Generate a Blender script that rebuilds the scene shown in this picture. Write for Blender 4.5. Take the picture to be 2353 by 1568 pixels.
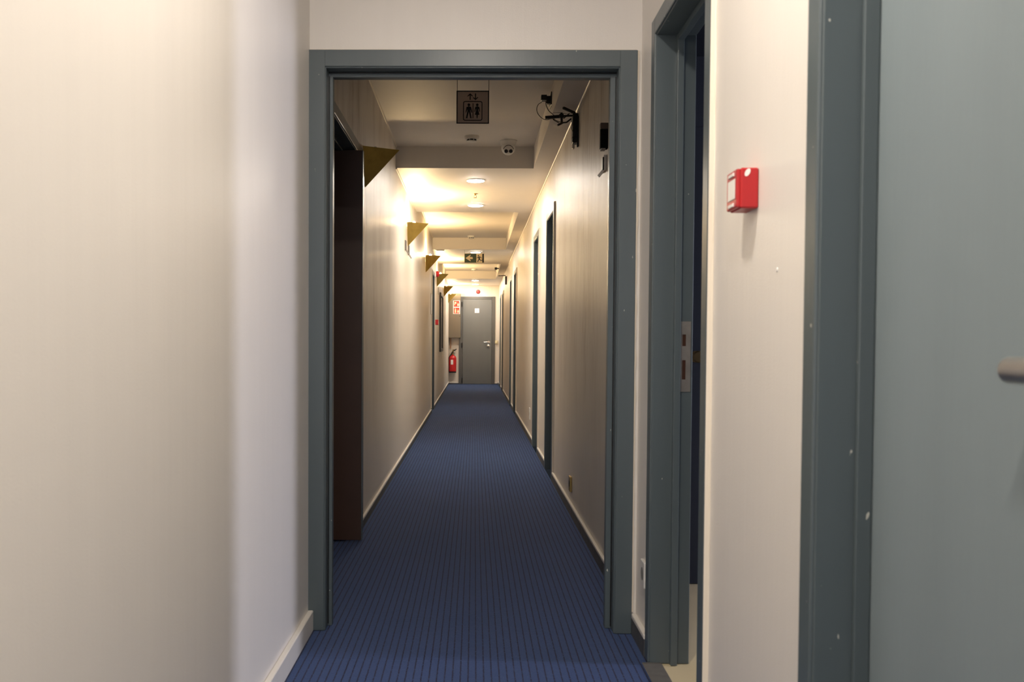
import bpy, bmesh, math, random
from mathutils import Vector, Matrix, noise
random.seed(4)
for o in list(bpy.data.objects): bpy.data.objects.remove(o)
S = bpy.context.scene
C = S.collection

# ------------------------------------------------------------------ camera
W_, H_, F_ = 2353.0, 1568.0, 2147.0          # frame and focal length in pixels
PX, PY = 1058.0, 844.0                        # principal point (the photograph is slightly cropped)
CAMZ = 1.0875
d_fwd = Vector((1090 - PX, 785 - PY, F_)).normalized()        # corridor axis seen by the camera (x right, y down, z forward)
d_dn = Vector((592 - PX, 78800 - PY, F_)).normalized()        # plumb line
d_dn = (d_dn - d_fwd * d_dn.dot(d_fwd)).normalized()
d_rt = d_dn.cross(d_fwd).normalized()
RW = Matrix((d_rt, d_fwd, -d_dn))                              # camera-space vector -> world (rows: X, Y, Z)
cam = bpy.data.cameras.new('camera')
co = bpy.data.objects.new('camera', cam); C.objects.link(co)
M = Matrix([[RW[i][0], -RW[i][1], -RW[i][2]] for i in range(3)])
co.matrix_world = Matrix.Translation((0, 0, CAMZ)) @ M.to_4x4()
cam.sensor_fit = 'HORIZONTAL'; cam.sensor_width = 36.0
cam.lens = F_ / W_ * 36.0
cam.shift_x = (W_ / 2 - PX) / W_
cam.shift_y = -(H_ / 2 - PY) / W_
cam.clip_start = 0.02; cam.clip_end = 100
cam.dof.use_dof = True; cam.dof.focus_distance = 7.5; cam.dof.aperture_fstop = 6.3
S.camera = co
def at(u, v, Y):
    """the world point that the photograph shows at pixel (u, v), Y metres down the corridor"""
    r = RW @ Vector((u - PX, v - PY, F_))
    return Vector((r.x * Y / r.y, Y, CAMZ + r.z * Y / r.y))

# ------------------------------------------------------------------ world, exposure
wd = bpy.data.worlds.new('world'); S.world = wd; wd.use_nodes = True
wd.node_tree.nodes['Background'].inputs[0].default_value = (0.75, 0.85, 1, 1)
wd.node_tree.nodes['Background'].inputs[1].default_value = 0.02
S.view_settings.view_transform = 'Standard'; S.view_settings.look = 'None'
S.view_settings.gamma = 1; S.view_settings.use_curve_mapping = False
S.view_settings.exposure = 0.0
# lamp strengths
BULB_E, LED_E, FGLED_E, BACKFILL_E, SIDEWIN_E = 5200.0, 410.0, 450.0, 8.0, 58.0
WARM = (1.0, 0.70, 0.35); COOL = (0.88, 0.90, 1.0); LEDC = (1.0, 0.91, 0.80); DAY = (0.80, 0.82, 1.0)

# ------------------------------------------------------------------ materials
def nt(name):
    m = bpy.data.materials.new(name); m.use_nodes = True
    n = m.node_tree.nodes; b = n['Principled BSDF']
    return m, m.node_tree, n, b
def mat(name, col, rough=0.5, metal=0.0, bump=0.0, bscale=200.0, spec=0.5, var=0.0, vscale=6.0, emit=None, es=0.0):
    m, t, n, b = nt(name); L = t.links
    b.inputs['Base Color'].default_value = (*col, 1); b.inputs['Roughness'].default_value = rough
    b.inputs['Metallic'].default_value = metal; b.inputs['Specular IOR Level'].default_value = spec
    g = n.new('ShaderNodeNewGeometry')
    if bump:
        ns = n.new('ShaderNodeTexNoise'); ns.inputs['Scale'].default_value = bscale; L.new(g.outputs['Position'], ns.inputs['Vector'])
        bp = n.new('ShaderNodeBump'); bp.inputs['Strength'].default_value = bump; bp.inputs['Distance'].default_value = 0.002
        L.new(ns.outputs['Fac'], bp.inputs['Height']); L.new(bp.outputs['Normal'], b.inputs['Normal'])
    if var:
        ns = n.new('ShaderNodeTexNoise'); ns.inputs['Scale'].default_value = vscale; ns.inputs['Detail'].default_value = 6
        L.new(g.outputs['Position'], ns.inputs['Vector'])
        mx = n.new('ShaderNodeMix'); mx.data_type = 'RGBA'
        mx.inputs['A'].default_value = (*[c * (1 - var) for c in col], 1); mx.inputs['B'].default_value = (*[min(1, c * (1 + var)) for c in col], 1)
        L.new(ns.outputs['Fac'], mx.inputs['Factor']); L.new(mx.outputs['Result'], b.inputs['Base Color'])
    if emit:
        b.inputs['Emission Color'].default_value = (*emit, 1); b.inputs['Emission Strength'].default_value = es
    return m
def math_node(t, op, a, b=None, c=None, clamp=False):
    x = t.nodes.new('ShaderNodeMath'); x.operation = op; x.use_clamp = clamp
    for i, v in enumerate((a, b, c)):
        if v is None: continue
        if isinstance(v, (int, float)): x.inputs[i].default_value = v
        else: t.links.new(v, x.inputs[i])
    return x.outputs[0]
def noise_node(t, vec, sc, scale=1.0, detail=4, rough=0.5):
    mp = t.nodes.new('ShaderNodeMapping'); mp.inputs['Scale'].default_value = sc; t.links.new(vec, mp.inputs['Vector'])
    ns = t.nodes.new('ShaderNodeTexNoise'); ns.inputs['Scale'].default_value = scale
    ns.inputs['Detail'].default_value = detail; ns.inputs['Roughness'].default_value = rough
    t.links.new(mp.outputs[0], ns.inputs['Vector']); return ns.outputs['Fac']
def ramp(t, fac, lo, hi, c0, c1):
    mr = t.nodes.new('ShaderNodeMapRange'); mr.inputs['From Min'].default_value = lo; mr.inputs['From Max'].default_value = hi
    mr.inputs['To Min'].default_value = c0; mr.inputs['To Max'].default_value = c1; t.links.new(fac, mr.inputs['Value'])
    return mr.outputs[0]
def mixc(t, fac, a, b):
    mx = t.nodes.new('ShaderNodeMix'); mx.data_type = 'RGBA'
    for k, v in (('A', a), ('B', b)):
        if isinstance(v, tuple): mx.inputs[k].default_value = (*v, 1)
        else: t.links.new(v, mx.inputs[k])
    if isinstance(fac, (int, float)): mx.inputs['Factor'].default_value = fac
    else: t.links.new(fac, mx.inputs['Factor'])
    return mx.outputs['Result']
def wall_mat(name, col, stain, rough=0.42, wave=0.35):
    """painted plaster: fine roller grain, vertical drag marks, uneven dirty streaks"""
    m, t, n, b = nt(name); L = t.links
    P = n.new('ShaderNodeNewGeometry').outputs['Position']
    drag = noise_node(t, P, (14, 14, 0.5), 1, 6, 0.6)
    broad = noise_node(t, P, (1.3, 1.3, 0.35), 1, 3)
    grain = noise_node(t, P, (1, 1, 1), 260, 3)
    fine = noise_node(t, P, (60, 60, 4), 1, 5, 0.7)
    blotch = noise_node(t, P, (3.0, 3.0, 1.1), 1, 4)
    c1 = mixc(t, ramp(t, drag, 0.3, 0.7, 0, 1), tuple(c * 0.965 for c in col), col)
    c1 = mixc(t, ramp(t, broad, 0.35, 0.65, 0, 1), tuple(c * 0.97 for c in col), c1)
    if stain:
        msk = math_node(t, 'MULTIPLY', ramp(t, blotch, 0.40, 0.62, 0, 1), ramp(t, fine, 0.42, 0.60, 0.12, 1))
        # damp, sooty streaks on the upper wall past the first doorway
        sep = n.new('ShaderNodeSeparateXYZ'); L.new(P, sep.inputs[0])
        near = ramp(t, sep.outputs['Y'], 5.6, 8.5, 1, 0.12)
        up = ramp(t, sep.outputs['Z'], 0.5, 1.7, 0.15, 1)
        msk = math_node(t, 'MULTIPLY', math_node(t, 'MULTIPLY', msk, math_node(t, 'MULTIPLY', near, up)), stain, clamp=True)
        c1 = mixc(t, msk, c1, (0.27, 0.185, 0.12))
    L.new(c1, b.inputs['Base Color'])
    b.inputs['Roughness'].default_value = rough
    b.inputs['Specular IOR Level'].default_value = 0.5
    hsum = math_node(t, 'ADD', math_node(t, 'MULTIPLY', drag, wave), math_node(t, 'MULTIPLY', broad, wave * 3))
    b1 = n.new('ShaderNodeBump'); b1.inputs['Strength'].default_value = 0.5; b1.inputs['Distance'].default_value = 0.008
    L.new(hsum, b1.inputs['Height'])
    b2 = n.new('ShaderNodeBump'); b2.inputs['Strength'].default_value = 0.35; b2.inputs['Distance'].default_value = 0.0012
    L.new(grain, b2.inputs['Height']); L.new(b1.outputs['Normal'], b2.inputs['Normal']); L.new(b2.outputs['Normal'], b.inputs['Normal'])
    return m
def paint_mat(name, col, rough, chips=0.0):
    """brushed gloss paint with a few chips down to the filler"""
    m, t, n, b = nt(name); L = t.links
    P = n.new('ShaderNodeNewGeometry').outputs['Position']
    v = noise_node(t, P, (9, 9, 1.2), 1, 4)
    c = mixc(t, v, tuple(x * 0.93 for x in col), tuple(x * 1.07 for x in col))
    if chips:
        k = noise_node(t, P, (1, 1, 0.45), 75, 2)
        c = mixc(t, ramp(t, k, 0.80 - chips, 0.82 - chips, 0, 1), c, (0.55, 0.54, 0.48))
    L.new(c, b.inputs['Base Color']); b.inputs['Roughness'].default_value = rough
    gr = noise_node(t, P, (90, 90, 12), 1, 3)
    bp = n.new('ShaderNodeBump'); bp.inputs['Strength'].default_value = 0.25; bp.inputs['Distance'].default_value = 0.001
    L.new(gr, bp.inputs['Height']); L.new(bp.outputs['Normal'], b.inputs['Normal'])
    return m
def carpet_mat():
    m, t, n, b = nt('blue ribbed carpet'); L = t.links
    P = n.new('ShaderNodeNewGeometry').outputs['Position']
    sep = n.new('ShaderNodeSeparateXYZ'); L.new(P, sep.inputs[0])
    wob = math_node(t, 'MULTIPLY', math_node(t, 'SUBTRACT', noise_node(t, P, (30, 60, 1), 1, 2), 0.5), 0.0035)
    fx = math_node(t, 'FRACT', math_node(t, 'DIVIDE', math_node(t, 'ADD', math_node(t, 'ADD', sep.outputs['X'], 5.0), wob), 0.0253))
    line = math_node(t, 'LESS_THAN', fx, 0.19)
    dash = ramp(t, noise_node(t, P, (40, 90, 1), 1, 1), 0.33, 0.42, 0.45, 1)
    line = math_node(t, 'MULTIPLY', line, dash)
    fy = math_node(t, 'PINGPONG', sep.outputs['Y'], 0.0065)
    rib = ramp(t, fy, 0, 0.0035, 0.0, 1)
    tuft = noise_node(t, P, (1, 1, 1), 420, 2, 0.7)
    blot = noise_node(t, P, (1, 1, 1), 2.6, 4)
    base = mixc(t, tuft, (0.012, 0.026, 0.070), (0.058, 0.108, 0.250))
    base = mixc(t, math_node(t, 'MULTIPLY', math_node(t, 'SUBTRACT', 1.0, rib), 0.42), base, (0.010, 0.018, 0.055))
    base = mixc(t, ramp(t, blot, 0.35, 0.65, 0.0, 0.22), base, (0.018, 0.045, 0.10))
    c = mixc(t, line, base, (0.010, 0.009, 0.018))
    L.new(c, b.inputs['Base Color']); b.inputs['Roughness'].default_value = 0.95; b.inputs['Specular IOR Level'].default_value = 0.15
    b.inputs['Sheen Weight'].default_value = 0.25; b.inputs['Sheen Roughness'].default_value = 0.4; b.inputs['Sheen Tint'].default_value = (0.40, 0.45, 0.8, 1)
    h = math_node(t, 'ADD', math_node(t, 'MULTIPLY', rib, 0.5), math_node(t, 'ADD', tuft, math_node(t, 'MULTIPLY', line, -1.0)))
    bp = n.new('ShaderNodeBump'); bp.inputs['Strength'].default_value = 0.8; bp.inputs['Distance'].default_value = 0.0025
    L.new(h, bp.inputs['Height']); L.new(bp.outputs['Normal'], b.inputs['Normal'])
    return m
CREAM = (0.74, 0.665, 0.575)
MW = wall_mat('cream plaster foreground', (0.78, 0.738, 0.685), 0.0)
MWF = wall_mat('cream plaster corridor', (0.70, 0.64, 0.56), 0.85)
MCEIL = wall_mat('ceiling paint', (0.74, 0.69, 0.63), 0.0, 0.6, 0.1)
MBLUE = paint_mat('blue grey gloss paint', (0.082, 0.104, 0.113), 0.34, 0.047)
MLEAFLIT = paint_mat('blue grey paint lit on leaf', (0.205, 0.248, 0.266), 0.38)  # same paint as the frames, lightened so the leaves look side-lit
MENDLEAF = paint_mat('grey door paint', (0.125, 0.130, 0.128), 0.36)
MTRIM = paint_mat('white gloss trim paint', (0.74, 0.70, 0.64), 0.35)
MSCUFF = mat('scuffed grey skirting', (0.075, 0.075, 0.078), 0.6, var=0.6, vscale=14)
MCAULK = mat('cream caulk', (0.80, 0.72, 0.60), 0.45)
MCARPET = carpet_mat()
MBROWN = mat('dark brown door varnish', (0.055, 0.024, 0.015), 0.5, var=0.35, vscale=3)
MBRASS = mat('brushed brass sheet', (0.54, 0.385, 0.10), 0.40, 0.85, var=0.35, vscale=16, bump=0.2, bscale=40)
MBLACK = mat('black plastic', (0.006, 0.006, 0.006), 0.45)
MPRINT = mat('black print', (0.008, 0.008, 0.009), 0.6)
MWHITE = mat('white plastic', (0.72, 0.70, 0.66), 0.4)
MGREYP = mat('grey plastic', (0.22, 0.21, 0.19), 0.45)
MRED = mat('red plastic', (0.42, 0.007, 0.010), 0.35)
MREDL = mat('pale red plastic', (0.36, 0.030, 0.024), 0.4)
MSIGNR = mat('fire sign red', (0.70, 0.030, 0.012), 0.5)
MCHROME = mat('satin nickel', (0.55, 0.52, 0.48), 0.28, 0.9)
MSTEEL = mat('worn steel plate', (0.30, 0.28, 0.26), 0.45, 0.7, var=0.25, vscale=30)
MGOLD = mat('gold rim', (0.45, 0.32, 0.12), 0.35, 0.8)
MACRYL = mat('grey acrylic', (0.55, 0.49, 0.46), 0.4)
_t = MACRYL.node_tree; _tr = _t.nodes.new('ShaderNodeBsdfTranslucent'); _tr.inputs[0].default_value = (0.62, 0.54, 0.48, 1)
_mx = _t.nodes.new('ShaderNodeMixShader'); _mx.inputs[0].default_value = 0.45; _t.links.new(_t.nodes['Principled BSDF'].outputs[0], _mx.inputs[1]); _t.links.new(_tr.outputs[0], _mx.inputs[2]); _t.links.new(_mx.outputs[0], _t.nodes['Material Output'].inputs[0])
MGREEN = mat('exit sign green', (0.018, 0.045, 0.018), 0.5)
MLUM = mat('exit sign cream', (0.80, 0.66, 0.42), 0.6)
MCAB = mat('taupe cabinet paint', (0.135, 0.110, 0.078), 0.5)
MNAVY = mat('room darkness navy', (0.006, 0.010, 0.022), 0.6)  # near-black colour puts the darkness of the right room into its walls
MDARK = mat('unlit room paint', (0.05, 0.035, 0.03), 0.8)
MTILE = mat('cream floor tile', (0.62, 0.52, 0.33), 0.4, var=0.1)
MPAPER = mat('white paper', (0.80, 0.78, 0.74), 0.7)
MGREENM = mat('green mark', (0.45, 0.70, 0.35), 0.6)
MGLASS = mat('mirror glass', (0.72, 0.60, 0.54), 0.15, 0.75)
MLED = mat('lit LED diffuser', (0.9, 0.9, 0.9), 0.5, emit=LEDC, es=LED_E)
MLEDF = mat('lit LED diffuser foreground', (0.9, 0.9, 0.9), 0.5, emit=LEDC, es=FGLED_E)
MBULB = mat('lit bulb', (0.9, 0.8, 0.6), 0.3, emit=WARM, es=BULB_E)
MBULBOFF = mat('unlit bulb', (0.5, 0.5, 0.48), 0.15)
MFILLB = mat('added fill window pane', (0.8, 0.8, 0.8), 0.3, emit=COOL, es=BACKFILL_E)
MWINS = mat('daylit side window pane', (0.8, 0.8, 0.8), 0.3, emit=DAY, es=SIDEWIN_E)
MWIRE = mat('thin steel wire', (0.10, 0.09, 0.08), 0.5, 0.5)
MCOPPER = mat('copper pipe paint', (0.45, 0.27, 0.17), 0.5)

# ------------------------------------------------------------------ mesh helpers
def box(bm, lo, hi, bev=0.0, seg=1):
    lo = Vector(lo); hi = Vector(hi)
    a = Vector((min(lo[i], hi[i]) for i in range(3))); c = Vector((max(lo[i], hi[i]) for i in range(3)))
    r = bmesh.ops.create_cube(bm, size=1.0)
    vs = r['verts']
    for v in vs: v.co = Vector(((a[i] + c[i]) / 2 + v.co[i] * (c[i] - a[i]) for i in range(3)))
    if bev:
        es = {e for v in vs for e in v.link_edges}
        bmesh.ops.bevel(bm, geom=list(es), offset=bev, segments=seg, affect='EDGES', profile=0.5)
def frame_to(p, q):
    d = (Vector(q) - Vector(p)); return d.to_track_quat('Z', 'Y').to_matrix()
def cyl(bm, p, q, r, r2=None, n=20):
    p = Vector(p); q = Vector(q); R = frame_to(p, q); r2 = r if r2 is None else r2
    A = [bm.verts.new(p + R @ Vector((r * math.cos(2 * math.pi * i / n), r * math.sin(2 * math.pi * i / n), 0))) for i in range(n)]
    B = [bm.verts.new(q + R @ Vector((r2 * math.cos(2 * math.pi * i / n), r2 * math.sin(2 * math.pi * i / n), 0))) for i in range(n)]
    for i in range(n): bm.faces.new((A[i], A[(i + 1) % n], B[(i + 1) % n], B[i]))
    bm.faces.new(A[::-1]); bm.faces.new(B)
def lathe(bm, o, axis, prof, n=28):
    """prof: list of (radius, distance along the axis)"""
    o = Vector(o); R = Vector(axis).to_track_quat('Z', 'Y').to_matrix(); rings = []
    for r, h in prof:
        r = max(r, 0.0004)
        rings.append([bm.verts.new(o + R @ Vector((r * math.cos(2 * math.pi * i / n), r * math.sin(2 * math.pi * i / n), h))) for i in range(n)])
    for a, b in zip(rings, rings[1:]):
        for i in range(n): bm.faces.new((a[i], a[(i + 1) % n], b[(i + 1) % n], b[i]))
    bm.faces.new(rings[0][::-1]); bm.faces.new(rings[-1])
def tube(bm, pts, r, n=8, sub=6):
    pts = [Vector(p) for p in pts]
    if sub > 1 and len(pts) > 2:       # Catmull-Rom
        q = [pts[0]] + pts + [pts[-1]]; out = []
        for i in range(1, len(q) - 2):
            for k in range(sub):
                u = k / sub
                out.append(0.5 * ((2 * q[i]) + (q[i + 1] - q[i - 1]) * u + (2 * q[i - 1] - 5 * q[i] + 4 * q[i + 1] - q[i + 2]) * u * u + (-q[i - 1] + 3 * q[i] - 3 * q[i + 1] + q[i + 2]) * u ** 3))
        pts = out + [pts[-1]]
    rings = []
    for i, p in enumerate(pts):
        d = (pts[min(i + 1, len(pts) - 1)] - pts[max(i - 1, 0)]).normalized()
        R = d.to_track_quat('Z', 'Y').to_matrix()
        rings.append([bm.verts.new(p + R @ Vector((r * math.cos(2 * math.pi * k / n), r * math.sin(2 * math.pi * k / n), 0))) for k in range(n)])
    for a, b in zip(rings, rings[1:]):
        best = min(range(n), key=lambda s: sum((a[k].co - b[(k + s) % n].co).length for k in range(n)))
        for k in range(n): bm.faces.new((a[k], a[(k + 1) % n], b[(k + 1 + best) % n], b[(k + best) % n]))
    bm.faces.new(rings[0][::-1]); bm.faces.new(rings[-1])
def prism(bm, pts, y0, y1):
    """2D outline in X-Z, from depth y0 (front) to y1"""
    A = [bm.verts.new((p[0], y0, p[1])) for p in pts]; B = [bm.verts.new((p[0], y1, p[1])) for p in pts]
    n = len(pts); bm.faces.new(A); bm.faces.new(B[::-1])
    for i in range(n): bm.faces.new((A[i], B[i], B[(i + 1) % n], A[(i + 1) % n]))
def obj(name, bm, m, parent=None, smooth=False):
    bmesh.ops.recalc_face_normals(bm, faces=bm.faces)
    me = bpy.data.meshes.new(name)
    root = parent
    while root is not None and root.parent is not None: root = root.parent
    if root is not None: off = root.location.copy()
    else:
        xs = [v.co for v in bm.verts]
        off = Vector(((min(c.x for c in xs) + max(c.x for c in xs)) / 2, (min(c.y for c in xs) + max(c.y for c in xs)) / 2, min(c.z for c in xs)))
    bmesh.ops.translate(bm, verts=bm.verts, vec=-off)
    bm.to_mesh(me); bm.free(); me.materials.append(m)
    if smooth:
        for p in me.polygons: p.use_smooth = True
        try: me.set_sharp_from_angle(angle=math.radians(40))
        except Exception: pass
    o = bpy.data.objects.new(name, me); C.objects.link(o)
    if parent is not None: o.parent = parent
    else: o.location = off
    return o
def bxs(name, m, parent, boxes, bev=0.0):
    bm = bmesh.new()
    for b in boxes: box(bm, b[0], b[1], bev)
    return obj(name, bm, m, parent)
def thing(name, loc, label=None, cat=None, group=None, kind=None):
    o = bpy.data.objects.new(name, None); C.objects.link(o); o.location = loc; o.empty_display_size = 0.05
    return tag(o, label, cat, group, kind)
def tag(o, label=None, cat=None, group=None, kind=None):
    if label: o['label'] = label
    if cat: o['category'] = cat
    if group: o['group'] = group
    if kind: o['kind'] = kind
    return o
def copy_tree(o, parent=None):
    c = o.copy(); C.objects.link(c)
    if parent is not None: c.parent = parent
    for ch in list(o.children): copy_tree(ch, c)
    return c

# ------------------------------------------------------------------ the plan of the corridor (metres; camera stands at x=0, y=0)
Z0 = 3.48
def z(k): return k * Z0
XL0, XR0 = -0.616, 0.610          # corridor before the doorway
XL1, XR1 = -0.653, 0.622          # corridor after it
YP0, YP1 = 3.48, 3.60             # partition with the doorway
YEND = z(6.84)
HC, HB = CAMZ + 1.595, CAMZ + 1.418   # ceiling, underside of the bulkheads
WT = 0.15                         # wall thickness
YB = -3.2                         # back wall behind the camera

# doors in the right wall: (outer casing near, far) ; door A stands open
DA = (z(.692), z(.922)); DB = (0.87, z(.489))
RD = [(z(2.085), z(2.305)), (z(2.575), z(2.80)), (z(3.94), z(4.18)), (z(4.42), z(4.65)), (z(5.70), z(5.94)), (z(6.20), z(6.43))]
LD = [(z(4.06), z(4.29))]
LOPEN = (4.05, z(1.545))
CASW, PROUD, REV, DTOP = 0.058, 0.016, 0.008, CAMZ + 1.085
def opening(d): return (d[0] + CASW - .006, d[1] - CASW + .006, DTOP - CASW + .006)

def side_wall(name, xf, s, y0, y1, ops, m, label, th=WT):
    """wall with its visible face at xf; s = +1: the body goes to +x"""
    bm = bmesh.new(); y = y0
    x1 = xf + s * th
    for a, b, top in sorted(ops):
        box(bm, (xf, y, 0), (x1, a, HC + .02)); box(bm, (xf, a, top), (x1, b, HC + .02)); y = b
    box(bm, (xf, y, 0), (x1, y1, HC + .02))
    return tag(obj(name, bm, m), label, None, None, 'structure')
side_wall('wall_left', XL0, -1, YB, YP0, [], MW, 'cream plastered wall filling the left of the picture, before the doorway')
side_wall('wall_right', XR0, 1, YB, YP0, [opening(DA), opening(DB)], MW, 'cream wall with the red call point, between the two near doors', .121)
side_wall('wall_left', XL1, -1, YP1, YEND, [opening(LOPEN)] + [opening(d) for d in LD], MWF, 'left corridor wall carrying the brass wall lights')
side_wall('wall_right', XR1, 1, YP1, YEND, [opening(d) for d in RD], MWF, 'right corridor wall past the doorway, streaked plaster')
# partition with the doorway
DXL, DXR = at(708, 785, Z0).x, at(1457, 785, Z0).x
DZT = at(1085, 117, Z0).z
bxs('wall_front', MW, None, [((XL0 - WT, YP0, 0), (DXL + .03, YP1, HC + .02)), ((DXR - .03, YP0, 0), (XR0 + WT, YP1, HC + .02)),
                             ((DXL + .03, YP0, DZT - .03), (DXR - .03, YP1, HC + .02))])
tag(bpy.data.objects['wall_front'], 'cream wall above and around the wide grey doorway', None, None, 'structure')
tag(bxs('wall_end', MWF, None, [((XL1 - WT, YEND, 0), (XR1 + WT, YEND + .12, HC + .02))]), 'far end wall of the corridor around the grey door', None, None, 'structure')
tag(bxs('wall_back', MW, None, [((XL0 - WT, YB - .1, 0), (XR0 + WT, YB, 0.9)), ((XL0 - WT, YB - .1, 2.45), (XR0 + WT, YB, HC + .02)),
     ((XL0 - WT, YB - .1, .9), (-.48, YB, 2.45)), ((.48, YB - .1, .9), (XR0 + WT, YB, 2.45))]), 'wall behind the camera with an opening for the added fill window', None, None, 'structure')
w = thing('fill_window', (0, YB - .05, .9), 'added unseen window behind the camera, a fill light', None, None, 'structure')  # added, unseen: glowing panes fill the corridor from behind
bxs('window_frame', MTRIM, w, [((-.48, YB - .08, .9), (-.42, YB - .02, 2.45)), ((.42, YB - .08, .9), (.48, YB - .02, 2.45)), ((-.42, YB - .08, .9), (.42, YB - .02, .96)), ((-.42, YB - .08, 2.39), (.42, YB - .02, 2.45)), ((-.02, YB - .08, .96), (.02, YB - .02, 2.39))], .003)
bxs('pane', MFILLB, w, [((-.42, YB - .06, .96), (-.02, YB - .05, 2.39)), ((.02, YB - .06, .96), (.42, YB - .05, 2.39))])

# floor: two lengths of carpet that meet at a seam just before the doorway
YS = at(1085, 1527, 3.14).y
YS = z(.904)
tag(bxs('floor', MCARPET, None, [((XL0 - .02, YB, -.06), (XR0 + .0, YS - .0015, 0))]), 'ribbed blue carpet nearest the camera', None, None, 'structure')
tag(bxs('floor', MCARPET, None, [((-2.6, YS + .0015, -.06), (XR0 - .0, YEND, -.0012))]), 'ribbed blue carpet running down the corridor', None, None, 'structure')
# ceiling: high slab, lowered sections and the side soffit
tag(bxs('ceiling', MCEIL, None, [((XL1 - WT, YB, HC), (XR1 + WT, YEND + .1, HC + .08))]), 'high part of the corridor ceiling', None, None, 'structure')
XS = 0.476
for i, (a, b, lab) in enumerate([(2.21, 2.956, 'first lowered ceiling section with two round LED panels'), (4.146, 4.915, 'second lowered ceiling section, above the exit sign'), (6.09, 6.84, 'lowered ceiling section in front of the end door')]):
    tag(bxs('ceiling_bulkhead', MCEIL, None, [((XL1, z(a), HB), (XS, z(b), HC))]), lab, None, None, 'structure')
tag(bxs('ceiling_soffit', MCEIL, None, [((XS, YP1, HB), (XR1, YEND, HC))]), 'boxed soffit running along the top of the right wall', None, None, 'structure')
# hairline beads of filler where walls and ceiling meet
bm = bmesh.new()
for a, b, h in ((YP1, z(2.21), HC), (z(2.21), z(2.956), HB), (z(2.956), z(4.146), HC), (z(4.146), z(4.915), HB)):
    tube(bm, [(XL1 + .001, a, h - .002), (XL1 + .001, b, h - .002)], .010, 6, 1)
tube(bm, [(XR1 - .001, YP1, HB - .002), (XR1 - .001, z(4.9), HB - .002)], .008, 6, 1)
tag(obj('trim_ceiling', bm, MCAULK), 'thin cream bead of filler between walls and ceiling', None, None, 'structure')

# skirting boards
def skirting(name, xf, s, segs, h, th, scuff, label, mt=None):
    r = thing(name, (xf, segs[0][0], 0), label, None, None, 'structure')
    if scuff:
        bxs('board_face', MSCUFF, r, [((xf, a, 0), (xf + s * th, b, h - .018)) for a, b in segs])
        bxs('board_cap', MTRIM, r, [((xf, a, h - .018), (xf + s * (th + .001), b, h)) for a, b in segs], .003)
    else: bxs('board', MTRIM, r, [((xf, a, 0), (xf + s * th, b, h)) for a, b in segs], .003)
skirting('baseboard_left', XL0, 1, [(YB, YP0 - .018)], .078, .020, False, 'white skirting board along the near left wall')
skirting('baseboard_right', XR0, -1, [(YB, DB[0]), (DB[1], DA[0]), (DA[1], YP0 - .018)], .078, .018, True, 'short scuffed skirting between the doorway and the open door')
g = [LOPEN[1]] + [v for d in LD for v in d] + [YEND]
skirting('baseboard_left', XL1, 1, [(g[i], g[i + 1]) for i in range(0, len(g), 2)], .060, .014, True, 'skirting of the left corridor wall, cream cap over dark face')
g = [YP1] + [v for d in RD for v in d] + [YEND]
skirting('baseboard_right', XR1, -1, [(g[i], g[i + 1]) for i in range(0, len(g), 2)], .074, .014, True, 'skirting of the right corridor wall, cream cap over dark face')

# ------------------------------------------------------------------ doorway frame across the corridor
r = thing('door_1', ((DXL + DXR) / 2, YP0, 0), 'wide blue-grey door frame across the corridor, its leaf missing', None, None, 'structure')
cw = .064; DI = (DXL + cw, DXR - cw, DZT - .062)
bm = bmesh.new()
for xs in ((DXL, DI[0]), (DI[1], DXR)): box(bm, (xs[0], YP0 - .016, 0), (xs[1], YP0 + .01, DZT), .003, 2)
box(bm, (DI[0] - .002, YP0 - .0158, DI[2]), (DI[1] + .002, YP0 + .01, DZT), .003, 2)
obj('casing', bm, MBLUE, r)
sl, sr, sz = at(764, 785, Z0 + .05).x, at(1396, 785, Z0 + .05).x, at(1085, 178.5, Z0 + .05).z
bm = bmesh.new()
for a, b in ((DI[0] - .03, DI[0] + .004), (DI[1] - .004, DI[1] + .03)): box(bm, (a, YP0 - .010, 0), (b, YP1 + .01, DI[2] + .02), .002)
box(bm, (DI[0] - .002, YP0 - .010, DI[2] - .004), (DI[1] + .002, YP1 + .01, DI[2] + .03), .002)
obj('jamb', bm, MBLUE, r)
bm = bmesh.new()
box(bm, (DI[0], YP0 + .05, 0), (sl, YP0 + .085, sz + .02), .002, 2)
box(bm, (sr, YP0 + .05, 0), (DI[1], YP0 + .085, sz + .02), .002, 2)
box(bm, (sl - .003, YP0 + .0503, sz), (sr + .003, YP0 + .0847, DI[2]), .002, 2)
obj('stop', bm, MBLUE, r)
bm = bmesh.new()
for x in (DI[0] + .0055, DI[1] - .0055): tube(bm, [(x, YP0 + .044, .01), (x, YP0 + .044, DI[2] - .02)], .003, 6, 1)
tube(bm, [(DI[0], YP0 + .044, DI[2] - .006), (DI[1], YP0 + .044, DI[2] - .006)], .003, 6, 1)
obj('seal_strip', bm, MBLACK, r)
# ragged edge of caulk round the casing
bm = bmesh.new()
def ragged(p, q, n, amp):
    p = Vector(p); q = Vector(q)
    return [p.lerp(q, i / n) + Vector((amp * noise.noise(Vector((i * .37, p.x * 9, 2))), 0, amp * .6 * noise.noise(Vector((i * .31, 7, p.x))))) for i in range(n + 1)]
tube(bm, ragged((DXR + .0005, YP0 - .006, .08), (DXR + .0005, YP0 - .006, DZT), 110, .0045), .0062, 6, 1)
tube(bm, ragged((DXL - .001, YP0 - .006, .09), (DXL - .001, YP0 - .006, DZT), 90, .002), .003, 6, 1)
tube(bm, ragged((DXL, YP0 - .004, DZT + .001), (DXR, YP0 - .004, DZT + .001), 60, .002), .003, 6, 1)
obj('caulk', bm, MCAULK, r)

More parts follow.
